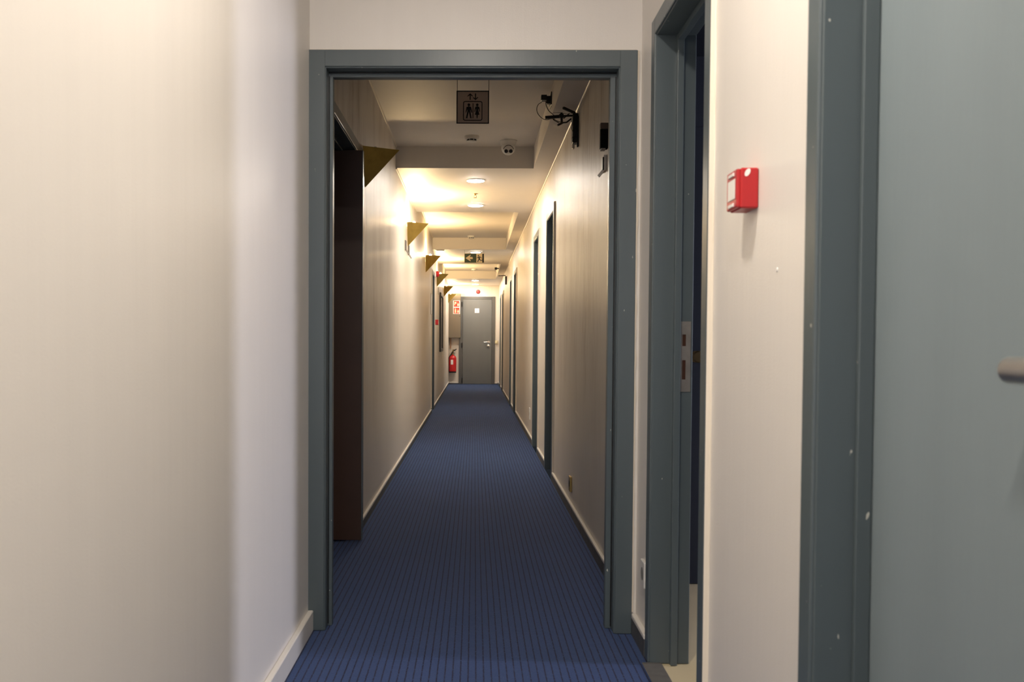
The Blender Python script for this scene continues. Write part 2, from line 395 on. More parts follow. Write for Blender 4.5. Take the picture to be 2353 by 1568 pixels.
# ------------------------------------------------------------------ side doors
dn = [1]
def side_door(xf, s, d, label, leaf=True, handle=None, name=None, mleaf=None, sw=.011, hz=1.045, jd=WT, se=.083):
    dn[0] += 1
    r = thing(name or 'door_%d' % dn[0], (xf, (d[0] + d[1]) / 2, 0), label, None, None, 'structure')
    y0, y1, t = d[0], d[1], DTOP
    X = lambda k: xf + s * k
    bm = bmesh.new()
    box(bm, (X(-PROUD), y0, 0), (X(.008), y0 + CASW, t), .004, 2); box(bm, (X(-PROUD), y1 - CASW, 0), (X(.008), y1, t), .004, 2)
    box(bm, (X(-PROUD + .0002), y0 + CASW - .004, t - CASW), (X(.008), y1 - CASW + .004, t), .004, 2)
    obj('casing', bm, MBLUE, r)
    a, b, h = y0 + CASW + .005, y1 - CASW - .005, t - CASW - .005
    bm = bmesh.new()
    box(bm, (X(-.010), a - .018, 0), (X(jd), a, h + .018), .0015); box(bm, (X(-.010), b, 0), (X(jd), b + .018, h + .018), .0015)
    box(bm, (X(-.010), a - .001, h), (X(jd), b + .001, h + .018), .0015)
    obj('jamb', bm, MBLUE, r)
    bm = bmesh.new()
    box(bm, (X(.056), a, 0), (X(se), a + sw, h), .002, 2); box(bm, (X(.056), b - sw, 0), (X(se), b, h), .002, 2)
    box(bm, (X(.0562), a + sw - .001, h - sw), (X(se - .0002), b - sw + .001, h), .002, 2)
    obj('stop', bm, MBLUE, r)
    bm = bmesh.new()
    box(bm, (X(-PROUD + .002), y0 - .0025, .07), (X(.001), y0 + .001, t + .001)); tube(bm, ragged((X(-.001), y0 - .002, .07), (X(-.001), y0 - .002, t), 60, .002), .003, 6, 1)
    tube(bm, [(X(-.002), y0, t + .001), (X(-.002), y1, t + .001)], .0025, 6, 1)
    obj('caulk', bm, MCAULK, r)
    if leaf:
        lf = bxs('door_leaf', mleaf or MLEAFLIT, r, [((X(.084), a + .003, .006), (X(.124), b - .003, h - .003))], .002)
        if handle is not None:
            hy, dr = handle       # y of the spindle, direction in which the lever points
            bm = bmesh.new()
            cyl(bm, (X(.084), hy, hz), (X(.078), hy, hz), .026); cyl(bm, (X(.080), hy, hz), (X(.034), hy, hz), .010)
            tube(bm, [(X(.036), hy - dr * .005, hz), (X(.033), hy + dr * .03, hz), (X(.034), hy + dr * .120, hz)], .0165, 14, 4)
            obj('door_handle', bm, MCHROME, lf, True)
    return r, (a, b, h)
ra, ia = side_door(XR0, 1, DA, 'open doorway right of the wide frame, dark room behind it', leaf=False, sw=.022, jd=.122, se=.078)
bm = bmesh.new()     # strike plate in the far jamb of the open door
xa, xb = XR0 + .0800, XR0 + .1150; zc = at(1570, 820, ia[1]).z; hh = .118
yp = ia[1] - .0025
holes = [(zc + hh * .30, zc + hh * .63), (zc - hh * .65, zc - hh * .10)]
zs = [zc - hh, holes[1][0], holes[1][1], holes[0][0], holes[0][1], zc + hh]
for i in range(5):
    if i in (1, 3):
        box(bm, (xa, yp, zs[i]), (xa + .007, yp + .002, zs[i + 1])); box(bm, (xa + .019, yp, zs[i]), (xb, yp + .002, zs[i + 1]))
    else: box(bm, (xa, yp, zs[i]), (xb, yp + .002, zs[i + 1]))
for q in (zc - hh + .012, zc + hh - .012): cyl(bm, (xa + .020, yp, q), (xa + .020, yp - .0015, q), .004, n=10)
sp = obj('strike_plate', bm, MSTEEL, ra)
bxs('bolt_hole', mat('raw wood in bolt hole', (0.045, 0.014, 0.006), .9), sp, [((xa + .007, yp + .0015, holes[k][0]), (xa + .019, yp + .0022, holes[k][1])) for k in (0, 1)])
bxs('threshold_strip', MSTEEL, ra, [((XR0 - .035, ia[0], -.001), (XR0 + .03, ia[1], .004))], .0015)
side_door(XR0, 1, DB, 'large blue-grey closed door at the right edge of the picture', handle=(at(2295, 852, 1.115).y - .105, 1), hz=at(2295, 852, 1.115).z)
side_door(XR1, 1, RD[0], 'first closed grey door on the right wall past the doorway', handle=None)
side_door(XR1, 1, RD[1], 'second grey door on the right wall, small pale handle showing', handle=(RD[1][0] + .13, 1))
for d, lab in zip(RD[2:], ('third grey door on the right corridor wall, past the long blank stretch', 'fourth grey door on the right corridor wall', 'fifth grey door on the right corridor wall', 'grey door on the right wall nearest the end of the corridor')):
    side_door(XR1, 1, d, lab)
side_door(XL1, -1, LD[0], 'dark narrow-looking door on the left wall near the red sounder')
rl, il = side_door(XL1, -1, LOPEN, 'door opening in the left wall just past the wide frame, brown leaf swung out', leaf=False)
YL = z(1.437); xl1 = at(831, 800, YL).x
lf = bxs('door_leaf', MBROWN, rl, [((xl1 - .88, YL, .012), (xl1, YL + .04, il[2] - .006))], .002)
lf['label'] = 'dark brown door leaf'
bxs('leaf_edge', MBLUE, lf, [((xl1 - .001, YL + .001, .012), (xl1 + .004, YL + .039, il[2] - .006))], .001)
# rooms behind the two openings
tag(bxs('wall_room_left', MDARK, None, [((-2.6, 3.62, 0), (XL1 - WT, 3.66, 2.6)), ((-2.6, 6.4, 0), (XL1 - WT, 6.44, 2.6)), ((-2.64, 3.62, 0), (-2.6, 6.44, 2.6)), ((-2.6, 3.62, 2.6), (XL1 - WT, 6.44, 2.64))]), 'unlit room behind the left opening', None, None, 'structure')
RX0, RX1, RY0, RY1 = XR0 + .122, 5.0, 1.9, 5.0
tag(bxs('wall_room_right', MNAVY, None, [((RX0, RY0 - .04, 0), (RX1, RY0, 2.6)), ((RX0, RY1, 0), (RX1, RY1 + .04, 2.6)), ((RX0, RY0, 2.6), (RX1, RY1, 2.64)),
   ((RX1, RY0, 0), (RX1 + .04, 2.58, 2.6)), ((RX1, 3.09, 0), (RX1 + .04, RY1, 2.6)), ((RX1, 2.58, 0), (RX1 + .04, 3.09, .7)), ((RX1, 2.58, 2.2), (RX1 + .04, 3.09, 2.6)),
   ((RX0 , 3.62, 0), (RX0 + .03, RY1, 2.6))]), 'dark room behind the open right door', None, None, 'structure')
tag(bxs('floor', MTILE, None, [((XR0 + .0005, RY0, -.06), (RX1, RY1, -.002))]), 'cream floor tile inside the open right room', None, None, 'structure')
w = thing('window_2', (RX1, 2.83, .7), 'daylit window of the room behind the open door', None, None, 'structure')
bxs('window_frame', MTRIM, w, [((RX1, 2.58, .7), (RX1 + .04, 2.62, 2.2)), ((RX1, 3.05, .7), (RX1 + .04, 3.09, 2.2)), ((RX1, 2.62, .7), (RX1 + .04, 3.05, .75)), ((RX1, 2.62, 2.15), (RX1 + .04, 3.05, 2.2))], .002)
bxs('pane', MWINS, w, [((RX1 + .02, 2.62, .75), (RX1 + .03, 3.05, 2.15))])
# inner door of the dark room with a brass knob
YK = 4.2; k = at(1599, 820, YK)
r = thing('door_%d' % 20, (k.x + .2, YK, 0), 'navy inner door just visible in the dark room, brass knob', None, None, 'structure')
lf = bxs('door_leaf', MNAVY, r, [((k.x - .10, YK, 0), (k.x + .66, YK + .04, 2.05))], .002)
bm = bmesh.new(); lathe(bm, (k.x, YK, k.z), (0, -1, 0), [(.026, 0), (.026, .006), (.010, .008), (.010, .030), (.022, .040), (.027, .052), (.022, .064), (.004, .068)])
obj('door_knob', bm, mat('dimmed brass knob', (.10, .07, .03), .5, .6), lf, True)  # brass darkened to look dim inside the dark room

# end door
YE = YEND
r = thing('door_end', (0.05, YE, 0), 'grey door closing the far end of the corridor', None, None, 'structure')
el, er, et = at(1060, 785, YE).x, at(1137, 785, YE).x, at(1100, 682, YE).z
il_, ir_, it_ = at(1063.5, 785, YE).x, at(1129.5, 785, YE).x, at(1100, 688.5, YE).z
el2 = at(1054.5, 800, YE).x
bm = bmesh.new()
box(bm, (el2, YE - .03, 0), (il_ - .004, YE + .0, et), .003); box(bm, (ir_ + .004, YE - .03, 0), (er, YE, et), .003); box(bm, (il_ - .004, YE - .0298, it_ + .004), (ir_ + .004, YE, et), .003)
obj('casing', bm, mat('grey frame paint', (0.085, 0.085, 0.082), .4), r)
lf = bxs('door_leaf', MENDLEAF, r, [((il_, YE - .022, .01), (ir_, YE - .001, it_))], .002)
bm = bmesh.new(); p = at(1123, 786.5, YE - .05)
cyl(bm, (p.x, YE - .022, p.z), (p.x, YE - .028, p.z), .032); cyl(bm, (p.x, YE - .026, p.z), (p.x, YE - .07, p.z), .011)
tube(bm, [(p.x + .006, YE - .068, p.z), (p.x - .05, YE - .072, p.z - .002), (p.x - .118, YE - .068, p.z - .006)], .012, 10, 4)
obj('door_handle', bm, MCHROME, lf, True)
bm = bmesh.new(); p = at(1122.5, 795.5, YE - .05); lathe(bm, (p.x, YE - .022, p.z), (0, -1, 0), [(.040, 0), (.040, .006), (.026, .016), (.02, .02), (.0, .022)])
obj('lock_cylinder', bm, MCHROME, lf, True)
bm = bmesh.new()
for v in (700, 794, 874):
    p = at(1061.5, v, YE); cyl(bm, (p.x, YE - .034, p.z - .06), (p.x, YE - .034, p.z + .06), .014, n=12)
obj('hinge', bm, MBLACK, lf)
p = at(1096, 714.3, YE - .03); q = .056
so = bxs('door_sign', MPAPER, lf, [((p.x - q, YE - .026, p.z - q), (p.x + q, YE - .021, p.z + q))], .001)
skirting_end = thing('baseboard_end', (0, YE, 0), 'cream skirting of the end wall', None, None, 'structure')
bxs('board', MTRIM, skirting_end, [((XL1 + .015, YE - .014, 0), (el2, YE, .05)), ((er, YE - .014, 0), (XR1 - .015, YE, .05))], .003)
bxs('carpet_upstand', MSCUFF, skirting_end, [((XL1 + .015, YE - .018, 0), (el2, YE - .014, .022)), ((er, YE - .018, 0), (XR1 - .015, YE - .014, .022))])

# ------------------------------------------------------------------ brass wall lights
def sconce(lit):
    r = thing('wall_light', (0, 0, 0))
    bm = bmesh.new()
    a, t, c, b = (Vector(v) for v in ((0, -.118, 0), (.203, 0, 0), (0, .118, 0), (0, 0, -.222)))
    th = .0022; i = Vector((-th * 2.2, 0, th * 1.5))
    V = [bm.verts.new(v) for v in (a, t, c, b)]
    V2 = [bm.verts.new(v) for v in (a + Vector((0, th * 2, 0)), t + Vector((-th * 3, 0, 0)), c + Vector((0, -th * 2, 0)), b + Vector((0, 0, th * 4)))]
    for x, y in ((0, 1), (1, 2)):
        bm.faces.new((V[x], V[y], V[3])); bm.faces.new((V2[y], V2[x], V2[3])); bm.faces.new((V[x], V[y], V2[y], V2[x]))
    bm.faces.new((V[0], V2[0], V2[3], V[3])); bm.faces.new((V[2], V[3], V2[3], V2[2]))
    obj('shade', bm, MBRASS, r)
    bm = bmesh.new(); cyl(bm, (.0005, 0, -.06), (.060, 0, -.05), .010); cyl(bm, (.060, 0, -.066), (.060, 0, -.022), .013)
    obj('lamp_holder', bm, MWHITE, r)
    bm = bmesh.new(); lathe(bm, (.060, 0, -.024), (0, 0, 1), [(.008, 0), (.013, .010), (.015, .022), (.013, .034), (.007, .042), (.0, .044)], 16)
    obj('bulb', bm, MBULB if lit else MBULBOFF, r, True)
    return r
off = sconce(False); on = sconce(True)
labs = ['unlit dark brass triangular wall light nearest the camera, beside the brown door leaf',
        'lit brass triangular wall light above the two small grey wall plates',
        'lit brass wall light, third along the left wall, between the plates and the left door',
        'lit brass wall light just behind the red sounder on the left wall',
        'lit brass wall light above the dark framed panel, fifth from the camera',
        'lit brass wall light in front of the taupe cabinet, the farthest one']
pix = [(832, 335, 1.562), (934, 510, 2.58), (977, 586, 3.55), (1003, 628.5, 4.60), (1019.3, 657, 5.66), (1030, 675.5, 6.60)]
for i, ((u, v, k), lab) in enumerate(zip(pix, labs)):
    o = off if i == 0 else (on if i == 1 else copy_tree(on))
    p = at(u, v, z(k))
    o.location = (XL1 + .0005, z(k) + .118, p.z); tag(o, lab, 'wall light', 'brass wall lights along the left corridor wall')

# ------------------------------------------------------------------ round LED ceiling panels
def led(u, v, x, y, zc, lab, m, grp):
    r = thing('ceiling_light', (x, y, zc - .012), lab, 'ceiling light', grp)
    bm = bmesh.new(); lathe(bm, (x, y, zc + .0), (0, 0, -1), [(.086, 0), (.086, .003), (.080, .008), (.075, .009)], 40); obj('trim_ring', bm, MWHITE, r, True)
    bm = bmesh.new(); lathe(bm, (x, y, zc - .0085), (0, 0, -1), [(.0745, 0), (.073, .002), (.06, .0035), (.0, .004)], 40); obj('diffuser', bm, m, r, True)
G = 'round LED panels in the corridor ceiling'
for u, v, k, h, lab in ((1093, 416, 2.37, HB, 'round lit LED panel nearest the camera, just past the grey bulkhead'), (1093, 473, 2.80, HB, 'round lit LED panel just behind the sprinkler'),
                     (1093, 580, 4.27, HB, 'round lit LED panel half hidden behind the exit sign'), (1092, 645, 6.25, HB, 'thin lit LED panel, nearer of the two before the end wall'), (1092, 654, 6.66, HB, 'lit LED panel closest to the end wall')):
    led(u, v, at(u, v, z(k)).x, z(k), h, lab, MLED, G)
for y, q in ((1.62, 'between camera and doorway'), (0.35, 'added over the camera to brighten the side walls')): led(0, 0, .0, y, HC, 'LED ceiling panel of the near corridor, ' + q, MLEDF, None)  # the panel over the camera is added, unseen, to light the near side walls

# ------------------------------------------------------------------ ceiling devices
def smoke(u, v, k, h, lab, s=1.0):
    x = at(u, v, z(k)).x; y = z(k)
    r = thing('smoke_detector', (x, y, h - .05), lab, 'smoke detector', 'smoke detectors on the corridor ceiling')
    bm = bmesh.new(); lathe(bm, (x, y, h), (0, 0, -1), [(.058, 0), (.058, .010), (.052, .024), (.044, .027)], 32); obj('base', bm, MWHITE, r, True)
    bm = bmesh.new(); lathe(bm, (x, y, h - .026), (0, 0, -1), [(.040, 0), (.039, .013)], 32); obj('sensor_ring', bm, MBLACK, r, True)
    bm = bmesh.new(); lathe(bm, (x, y, h - .038), (0, 0, -1), [(.041, 0), (.040, .004), (.026, .009), (.0, .010)], 32)
    for i in range(8):
        a = (i + .5) * math.pi / 4; p = Vector((x + .040 * math.cos(a), y + .040 * math.sin(a), h - .039)); cyl(bm, p, p + Vector((0, 0, .014)), .003, n=6)
    obj('cap', bm, MWHITE, r, True)
smoke(1084, 326, 2.10, HC, 'white smoke detector nearest the camera, left of the camera dome')
smoke(1083, 546, 4.07, HC, 'white smoke detector above the exit sign')
smoke(1089, 625, 5.93, HC, 'small smoke detector on the far ceiling behind the exit sign')
# turret security camera
y = z(2.145); x = at(1168, 340, y).x
r = thing('security_camera', (x, y, HC - .10), 'white twin-lens turret security camera under the ceiling by the first bulkhead', 'camera')
bm = bmesh.new(); lathe(bm, (x, y, HC), (0, 0, -1), [(.070, 0), (.070, .008), (.064, .014), (.058, .040)], 36); obj('mount', bm, MWHITE, r, True)
cb = Vector((x, y - .004, HC - .060))
bm = bmesh.new(); bmesh.ops.create_uvsphere(bm, u_segments=32, v_segments=20, radius=.055); bmesh.ops.translate(bm, verts=bm.verts, vec=cb); obj('ball', bm, MWHITE, r, True)
lenses = {}; MLENS = mat('lens glass', (.05, .05, .06), .05)
for dx in (-.018, .018):
    bm = bmesh.new(); o_ = cb + Vector((dx, -.034, -.026)); cyl(bm, o_ + Vector((0, .01, .006)), o_ + Vector((0, -.012, -.008)), .0145, n=20)
    lenses[dx] = obj('lens', bm, MBLACK, r, True)
for dx in (-.018, .018):
    bm = bmesh.new(); o_ = cb + Vector((dx, -.0455, -.0338)); cyl(bm, o_, o_ + Vector((0, -.002, -.0012)), .006, n=14)
    obj('lens_glass', bm, MLENS, lenses[dx], True)
bm = bmesh.new(); tube(bm, [cb + Vector((-.040, -.036, -.014)), cb + Vector((-.024, -.049, .004)), cb + Vector((0, -.0545, .012)), cb + Vector((.024, -.049, .004)), cb + Vector((.040, -.036, -.014))], .0026, 6, 5)
obj('brow_line', bm, MBLACK, r)
# sprinkler
y = z(2.59); x = at(1092, 447, y).x
r = thing('sprinkler_head', (x, y, HB - .04), 'small brass sprinkler head between the two near LED panels', 'sprinkler')
bm = bmesh.new(); lathe(bm, (x, y, HB), (0, 0, -1), [(.026, 0), (.024, .004), (.010, .006), (.009, .016)], 20); obj('collar', bm, MGOLD, r, True)
bm = bmesh.new(); tube(bm, [(x - .008, y, HB - .015), (x - .012, y, HB - .026), (x - .003, y, HB - .038)], .002, 6, 3); tube(bm, [(x + .008, y, HB - .015), (x + .012, y, HB - .026), (x + .003, y, HB - .038)], .002, 6, 3)
obj('yoke', bm, MGOLD, r)
bm = bmesh.new(); cyl(bm, (x, y, HB - .038), (x, y, HB - .040), .016); obj('deflector', bm, MGOLD, r)
# ceiling vent
a = at(1002, 581, z(4.16)); b = at(1023, 572, z(4.30))
r = thing('ceiling_vent', ((a.x + b.x) / 2, z(4.22), HB - .02), 'small grey ceiling vent by the left wall above the third wall light', 'vent')
bxs('vent_frame', MTRIM, r, [((a.x - .012, z(4.165), HB - .006), (b.x + .012, z(4.30), HB))], .002)
for i in range(6):
    yy = z(4.172) + i * .074; bxs('slat', MGREYP, r, [((a.x + .004, yy, HB - .016), (b.x - .004, yy + .060, HB - .006))], .001)

# ------------------------------------------------------------------ hanging toilet sign
YT = z(1.5); c = at(1086.3, 246.3, YT); SC = YT / F_ / 13.07
def tp(u, v): return (c.x + (u - 603) * SC, c.z - (v - 858) * SC)
r = thing('hanging_sign', (c.x, YT, c.z - .1), 'square grey toilets sign with black border hanging below the ceiling', 'sign')
bm = bmesh.new(); (x0, z1), (x1, z0_) = tp(118, 372), tp(1090, 1347); box(bm, (x0, YT, z0_), (x1, YT + .004, z1)); obj('panel', bm, MACRYL, r)
def rects(bm, lst, f, y0, y1):
    for u0, v0, u1, v1 in lst:
        a, b = f(u0, v0), f(u1, v1); box(bm, (a[0], y0, a[1]), (b[0], y1, b[1]))
bm = bmesh.new(); rects(bm, [(118, 372, 1088, 402), (118, 1318, 1088, 1347), (118, 402, 150, 1318), (1058, 402, 1088, 1318)], tp, YT - .0012, YT + .001)
obj('border', bm, MPRINT, r)
def rr(u0, v0, u1, v1, rad, n=6):
    out = []
    for cx, cy, a0 in ((u1 - rad, v0 + rad, -90), (u1 - rad, v1 - rad, 0), (u0 + rad, v1 - rad, 90), (u0 + rad, v0 + rad, 180)):
        for i in range(n + 1):
            a = math.radians(a0 + 90 * i / n); out.append((cx + rad * math.cos(a), cy + rad * math.sin(a)))
    return out
def ring(bm, o, i, f, y0, y1):
    A = [[bm.verts.new((f(*p)[0], y, f(*p)[1])) for p in lst] for lst in (o, i) for y in (y0, y1)]
    n = len(o)
    for k in range(n):
        j = (k + 1) % n
        bm.faces.new((A[0][k], A[0][j], A[2][j], A[2][k])); bm.faces.new((A[1][k], A[1][j], A[3][j], A[3][k]))
        bm.faces.new((A[0][k], A[0][j], A[1][j], A[1][k])); bm.faces.new((A[2][k], A[2][j], A[3][j], A[3][k]))
bm = bmesh.new(); ring(bm, rr(314, 680, 892, 1262, 62), rr(340, 706, 866, 1236, 40), tp, YT - .0012, YT + .001); obj('inner_border', bm, MPRINT, r)
def poly(bm, pts, f, y0, y1): prism(bm, [f(*p) for p in pts], y0, y1)
def disc(bm, u, v, rad, f, y0, y1, n=16): poly(bm, [(u + rad * math.cos(2 * math.pi * i / n), v + rad * math.sin(2 * math.pi * i / n)) for i in range(n)], f, y0, y1)
ya, yb = YT - .0012, YT + .001
bm = bmesh.new(); poly(bm, [(525, 452), (602, 520), (590, 545), (540, 505), (540, 642), (510, 642), (510, 505), (452, 548), (440, 528)], tp, ya, yb); obj('arrow', bm, MPRINT, r)
bm = bmesh.new(); poly(bm, [(685, 652), (608, 585), (620, 560), (670, 600), (670, 455), (700, 455), (700, 600), (748, 555), (765, 572)], tp, ya, yb); obj('arrow', bm, MPRINT, r)
bm = bmesh.new(); disc(bm, 486, 790, 40, tp, ya, yb)
poly(bm, [(474, 822), (498, 822), (500, 845), (552, 850), (562, 890), (588, 1020), (566, 1025), (532, 925), (530, 960), (572, 1188), (528, 1188), (487, 990), (446, 1188), (398, 1188), (448, 960), (444, 925), (405, 1025), (390, 1020), (414, 870), (424, 850), (472, 845)], tp, ya, yb)
obj('man_figure', bm, MPRINT, r)
bm = bmesh.new(); disc(bm, 737, 790, 38, tp, ya, yb)
poly(bm, [(726, 822), (748, 822), (750, 842), (792, 848), (806, 885), (820, 990), (800, 1000), (780, 905), (765, 940), (805, 1085), (757, 1085), (748, 1188), (724, 1188), (714, 1085), (668, 1085), (708, 940), (695, 905), (674, 998), (650, 995), (672, 880), (684, 848), (724, 842)], tp, ya, yb)
obj('woman_figure', bm, MPRINT, r)
bm = bmesh.new(); rects(bm, [(598, 745, 626, 1188)], tp, ya, yb); obj('divider', bm, mat('brown divider', (.09, .06, .04), .6), r)
for u in (140, 1082):
    bm = bmesh.new(); a = tp(u, 375); cyl(bm, (a[0], YT + .002, a[1]), (a[0], YT + .002, HC + .001), .0016, n=8); obj('wire', bm, MWIRE, r)

# ------------------------------------------------------------------ exit sign
YX = z(4.18); c = at(1089.8, 593.6, YX); SE = YX / F_ / 8.7125
def ep(u, v): return (c.x + (u - 1131.5) * SE, c.z - (v - 292.5) * SE)
r = thing('exit_sign', (c.x, YX, c.z - .08), 'dark green emergency exit sign with left arrow and running figure', 'sign')
bm = bmesh.new(); rects(bm, [(935, 200, 1328, 385)], ep, YX, YX + .006); obj('panel', bm, MGREEN, r)
ya, yb = YX - .0015, YX + .002
bm = bmesh.new(); ring(bm, [(933, 198), (1330, 198), (1330, 387), (933, 387)], [(939, 204), (1324, 204), (1324, 381), (939, 381)], ep, ya, YX + .007); obj('rim', bm, MLUM, r)
bm = bmesh.new(); poly(bm, [(955, 292), (1048, 228), (1062, 232), (1040, 268), (1098, 268), (1104, 310), (1040, 314), (1066, 348), (1050, 352)], ep, ya, yb); obj('arrow', bm, MLUM, r)
bm = bmesh.new(); rects(bm, [(1172, 206, 1290, 380)], ep, ya, yb); obj('doorway_symbol', bm, MLUM, r)
ya -= .0015
bm = bmesh.new(); disc(bm, 1215, 240, 13, ep, ya, yb)
for pts, wd_ in (([(1180, 292), (1200, 275), (1222, 262)], 6), ([(1222, 262), (1255, 270), (1272, 292)], 6), ([(1224, 266), (1232, 315)], 15), ([(1230, 312), (1210, 340), (1200, 368)], 8), ([(1234, 312), (1255, 334), (1285, 334)], 8), ([(1285, 334), (1290, 322)], 5)):
    for p, q in zip(pts, pts[1:]):
        d = Vector((q[0] - p[0], q[1] - p[1])).normalized(); nn = Vector((-d.y, d.x)) * wd_
        poly(bm, [(p[0] + nn.x, p[1] + nn.y), (q[0] + nn.x, q[1] + nn.y), (q[0] - nn.x, q[1] - nn.y), (p[0] - nn.x, p[1] - nn.y)], ep, ya, yb)
obj('running_figure', bm, MPRINT, r)
bm = bmesh.new(); rects(bm, [(1292, 206, 1324, 380)], ep, ya + .001, yb); obj('dark_strip', bm, MPRINT, r)
for u in (938, 1332):
    bm = bmesh.new(); a = ep(min(u, 1322), 203); cyl(bm, (a[0], YX + .003, a[1]), (a[0], YX + .003, HB + .001), .0016, n=8); obj('wire', bm, MWIRE, r)

# ------------------------------------------------------------------ black arm devices on the right wall
def bar(bm, p, q, w, h):
    p = Vector(p); q = Vector(q); R = frame_to(p, q); L = (q - p).length
    r_ = bmesh.ops.create_cube(bm, size=1.0)
    for v in r_['verts']: v.co = p + R @ Vector((v.co.x * w, v.co.y * h, (v.co.z + .5) * L))
def arm_device():
    Yw = 5.73; x = XR1
    A = lambda u, v, y=Yw: at(1200 + u / 7.8375, 160 + v / 7.8375, y)
    r = thing('wall_bracket', (x, Yw, A(960, 1330).z), 'black folding arm bracket with dangling cables high on the right wall', 'bracket')
    bm = bmesh.new()
    t = A(955, 830); b = A(985, 1325)
    box(bm, (x - .034, Yw - .02, b.z), (x - .001, Yw + .05, t.z + .012), .003); obj('wall_bar', bm, MBLACK, r)
    bm = bmesh.new(); box(bm, (x - .010, Yw - .045, b.z - .03), (x - .0005, Yw - .02, t.z - .01), .002); obj('back_plate', bm, MBLACK, r)
    bm = bmesh.new(); bar(bm, A(740, 690, 5.66), A(950, 785), .012, .014); obj('upper_arm', bm, MBLACK, r)
    bm = bmesh.new(); bar(bm, A(415, 865, 5.70), A(690, 845, 5.70), .011, .018); bar(bm, A(690, 840, 5.70), A(950, 828), .010, .011)
    obj('folding_arm', bm, MBLACK, r)
    bm = bmesh.new(); bar(bm, A(705, 780, 5.69), A(712, 975, 5.69), .020, .013); bar(bm, A(668, 840, 5.69), A(745, 835, 5.69), .022, .022)
    bar(bm, A(640, 1002, 5.68), A(720, 962, 5.69), .008, .012); obj('clamp', bm, MBLACK, r)
    bm = bmesh.new(); bar(bm, A(720, 960, 5.70), A(800, 950, 5.70), .006, .008); bar(bm, A(800, 950, 5.70), A(880, 885, 5.72), .006, .008); bar(bm, A(745, 880, 5.70), A(850, 790, 5.72), .004, .006)
    obj('linkage', bm, MBLACK, r)
    bm = bmesh.new(); cyl(bm, A(635, 1005, 5.679), A(640, 1003, 5.681), .004, n=8); obj('screw', bm, MCHROME, r)
    bm = bmesh.new(); box(bm, A(905, 1340, Yw - .02), A(935, 1440, Yw + .01), .002); obj('metal_tongue', bm, MCHROME, r)
    p0 = A(340, 465, 5.95); p1 = A(440, 560, 5.95)
    bm = bmesh.new(); box(bm, (p0.x, 5.93, p0.z), (p1.x, 5.98, p1.z), .002); obj('sensor_box', bm, MBLACK, r)
    bm = bmesh.new(); box(bm, (p1.x - .002, 5.94, p0.z - .005), (XS - .0005, 5.97, p1.z - .02), .002); box(bm, (XS - .006, 5.90, p0.z + .012), (XS - .0002, 6.02, p1.z - .035), .001); obj('mount_plate', bm, MBLACK, r)
    bm = bmesh.new()
    tube(bm, [A(350, 590, 5.95), A(290, 630, 5.93), A(262, 710, 5.9), A(285, 800, 5.86), A(360, 880, 5.8), A(440, 905, 5.76), A(540, 885, 5.72), A(640, 930, 5.70), A(690, 945, 5.70)], .0021, 8, 6); obj('cable', bm, MBLACK, r)
    bm = bmesh.new()
    tube(bm, [A(425, 570, 5.95), A(435, 650, 5.93), A(480, 745, 5.88), A(560, 815, 5.80), A(590, 870, 5.73), A(560, 900, 5.71), A(660, 960, 5.70)], .0026, 8, 6); obj('cable', bm, MBLACK, r)
    bm = bmesh.new()
    tube(bm, [A(560, 780, 5.72), A(680, 775, 5.70), A(800, 800, 5.70), A(900, 790, 5.72)], .0015, 6, 5)
    tube(bm, [A(870, 900, 5.72), A(905, 990, 5.70), A(885, 1060, 5.70), A(930, 1165, 5.71), A(895, 1230, 5.71), A(905, 1290, 5.72)], .0016, 6, 6); obj('cable', bm, MWIRE, r)
arm_device()
# the same kind of device further on
Yw = z(5.22); A = lambda u, v, y=Yw: at(960 + u / 8.7125, 560 + v / 8.7125, y)
r = thing('wall_bracket', (XR1, Yw, A(1755, 820).z), 'far black arm bracket on the right wall near the end of the corridor', 'bracket')
bm = bmesh.new(); t = A(1755, 655); b = A(1755, 820); box(bm, (XR1 - .034, Yw - .03, b.z), (XR1 - .001, Yw + .05, t.z), .003); obj('wall_bar', bm, MBLACK, r)
bm = bmesh.new(); bar(bm, A(1612, 648), A(1760, 640), .012, .016); obj('folding_arm', bm, MBLACK, r)
p = A(1570, 500, z(5.32))
bm = bmesh.new(); box(bm, (p.x - .03, p.y - .02, p.z - .022), (p.x + .02, p.y + .02, p.z + .022), .002); box(bm, (p.x + .018, p.y - .012, p.z - .01), (XS - .0005, p.y + .012, p.z + .01)); obj('sensor_box', bm, MBLACK, r)
bm = bmesh.new(); tube(bm, [A(1555, 515, z(5.32)), A(1550, 560, z(5.3)), A(1600, 595, z(5.26)), A(1690, 605), A(1755, 640)], .004, 6, 5); obj('cable', bm, MTRIM, r)

# ------------------------------------------------------------------ boxes and plates on the walls
def wall_box(name, u0, u1, v0, v1, s, xf, th, lab, cat, m, parts=None, group=None, kmin=None):
    """box fixed to a side wall, reaching from the pixel column u0 to u1 seen at its front face"""
    X = xf - s * th
    def Yat(u): # depth at which column u meets the plane X
        lo, hi = .4, 40.
        for _ in range(50):
            md = (lo + hi) / 2
            q = at(u, 785, md).x
            if abs(q) < abs(X): lo = md
            else: hi = md
        return lo
    ya, yb = sorted((Yat(u0), Yat(u1)))
    if s > 0 and parts == 'near': ya = kmin
    zt, zb = at(u1, v0, ya).z, at(u1, v1, ya).z
    r = thing(name, (xf, (ya + yb) / 2, zb), lab, cat, group)
    return r, X, ya, yb, zb, zt
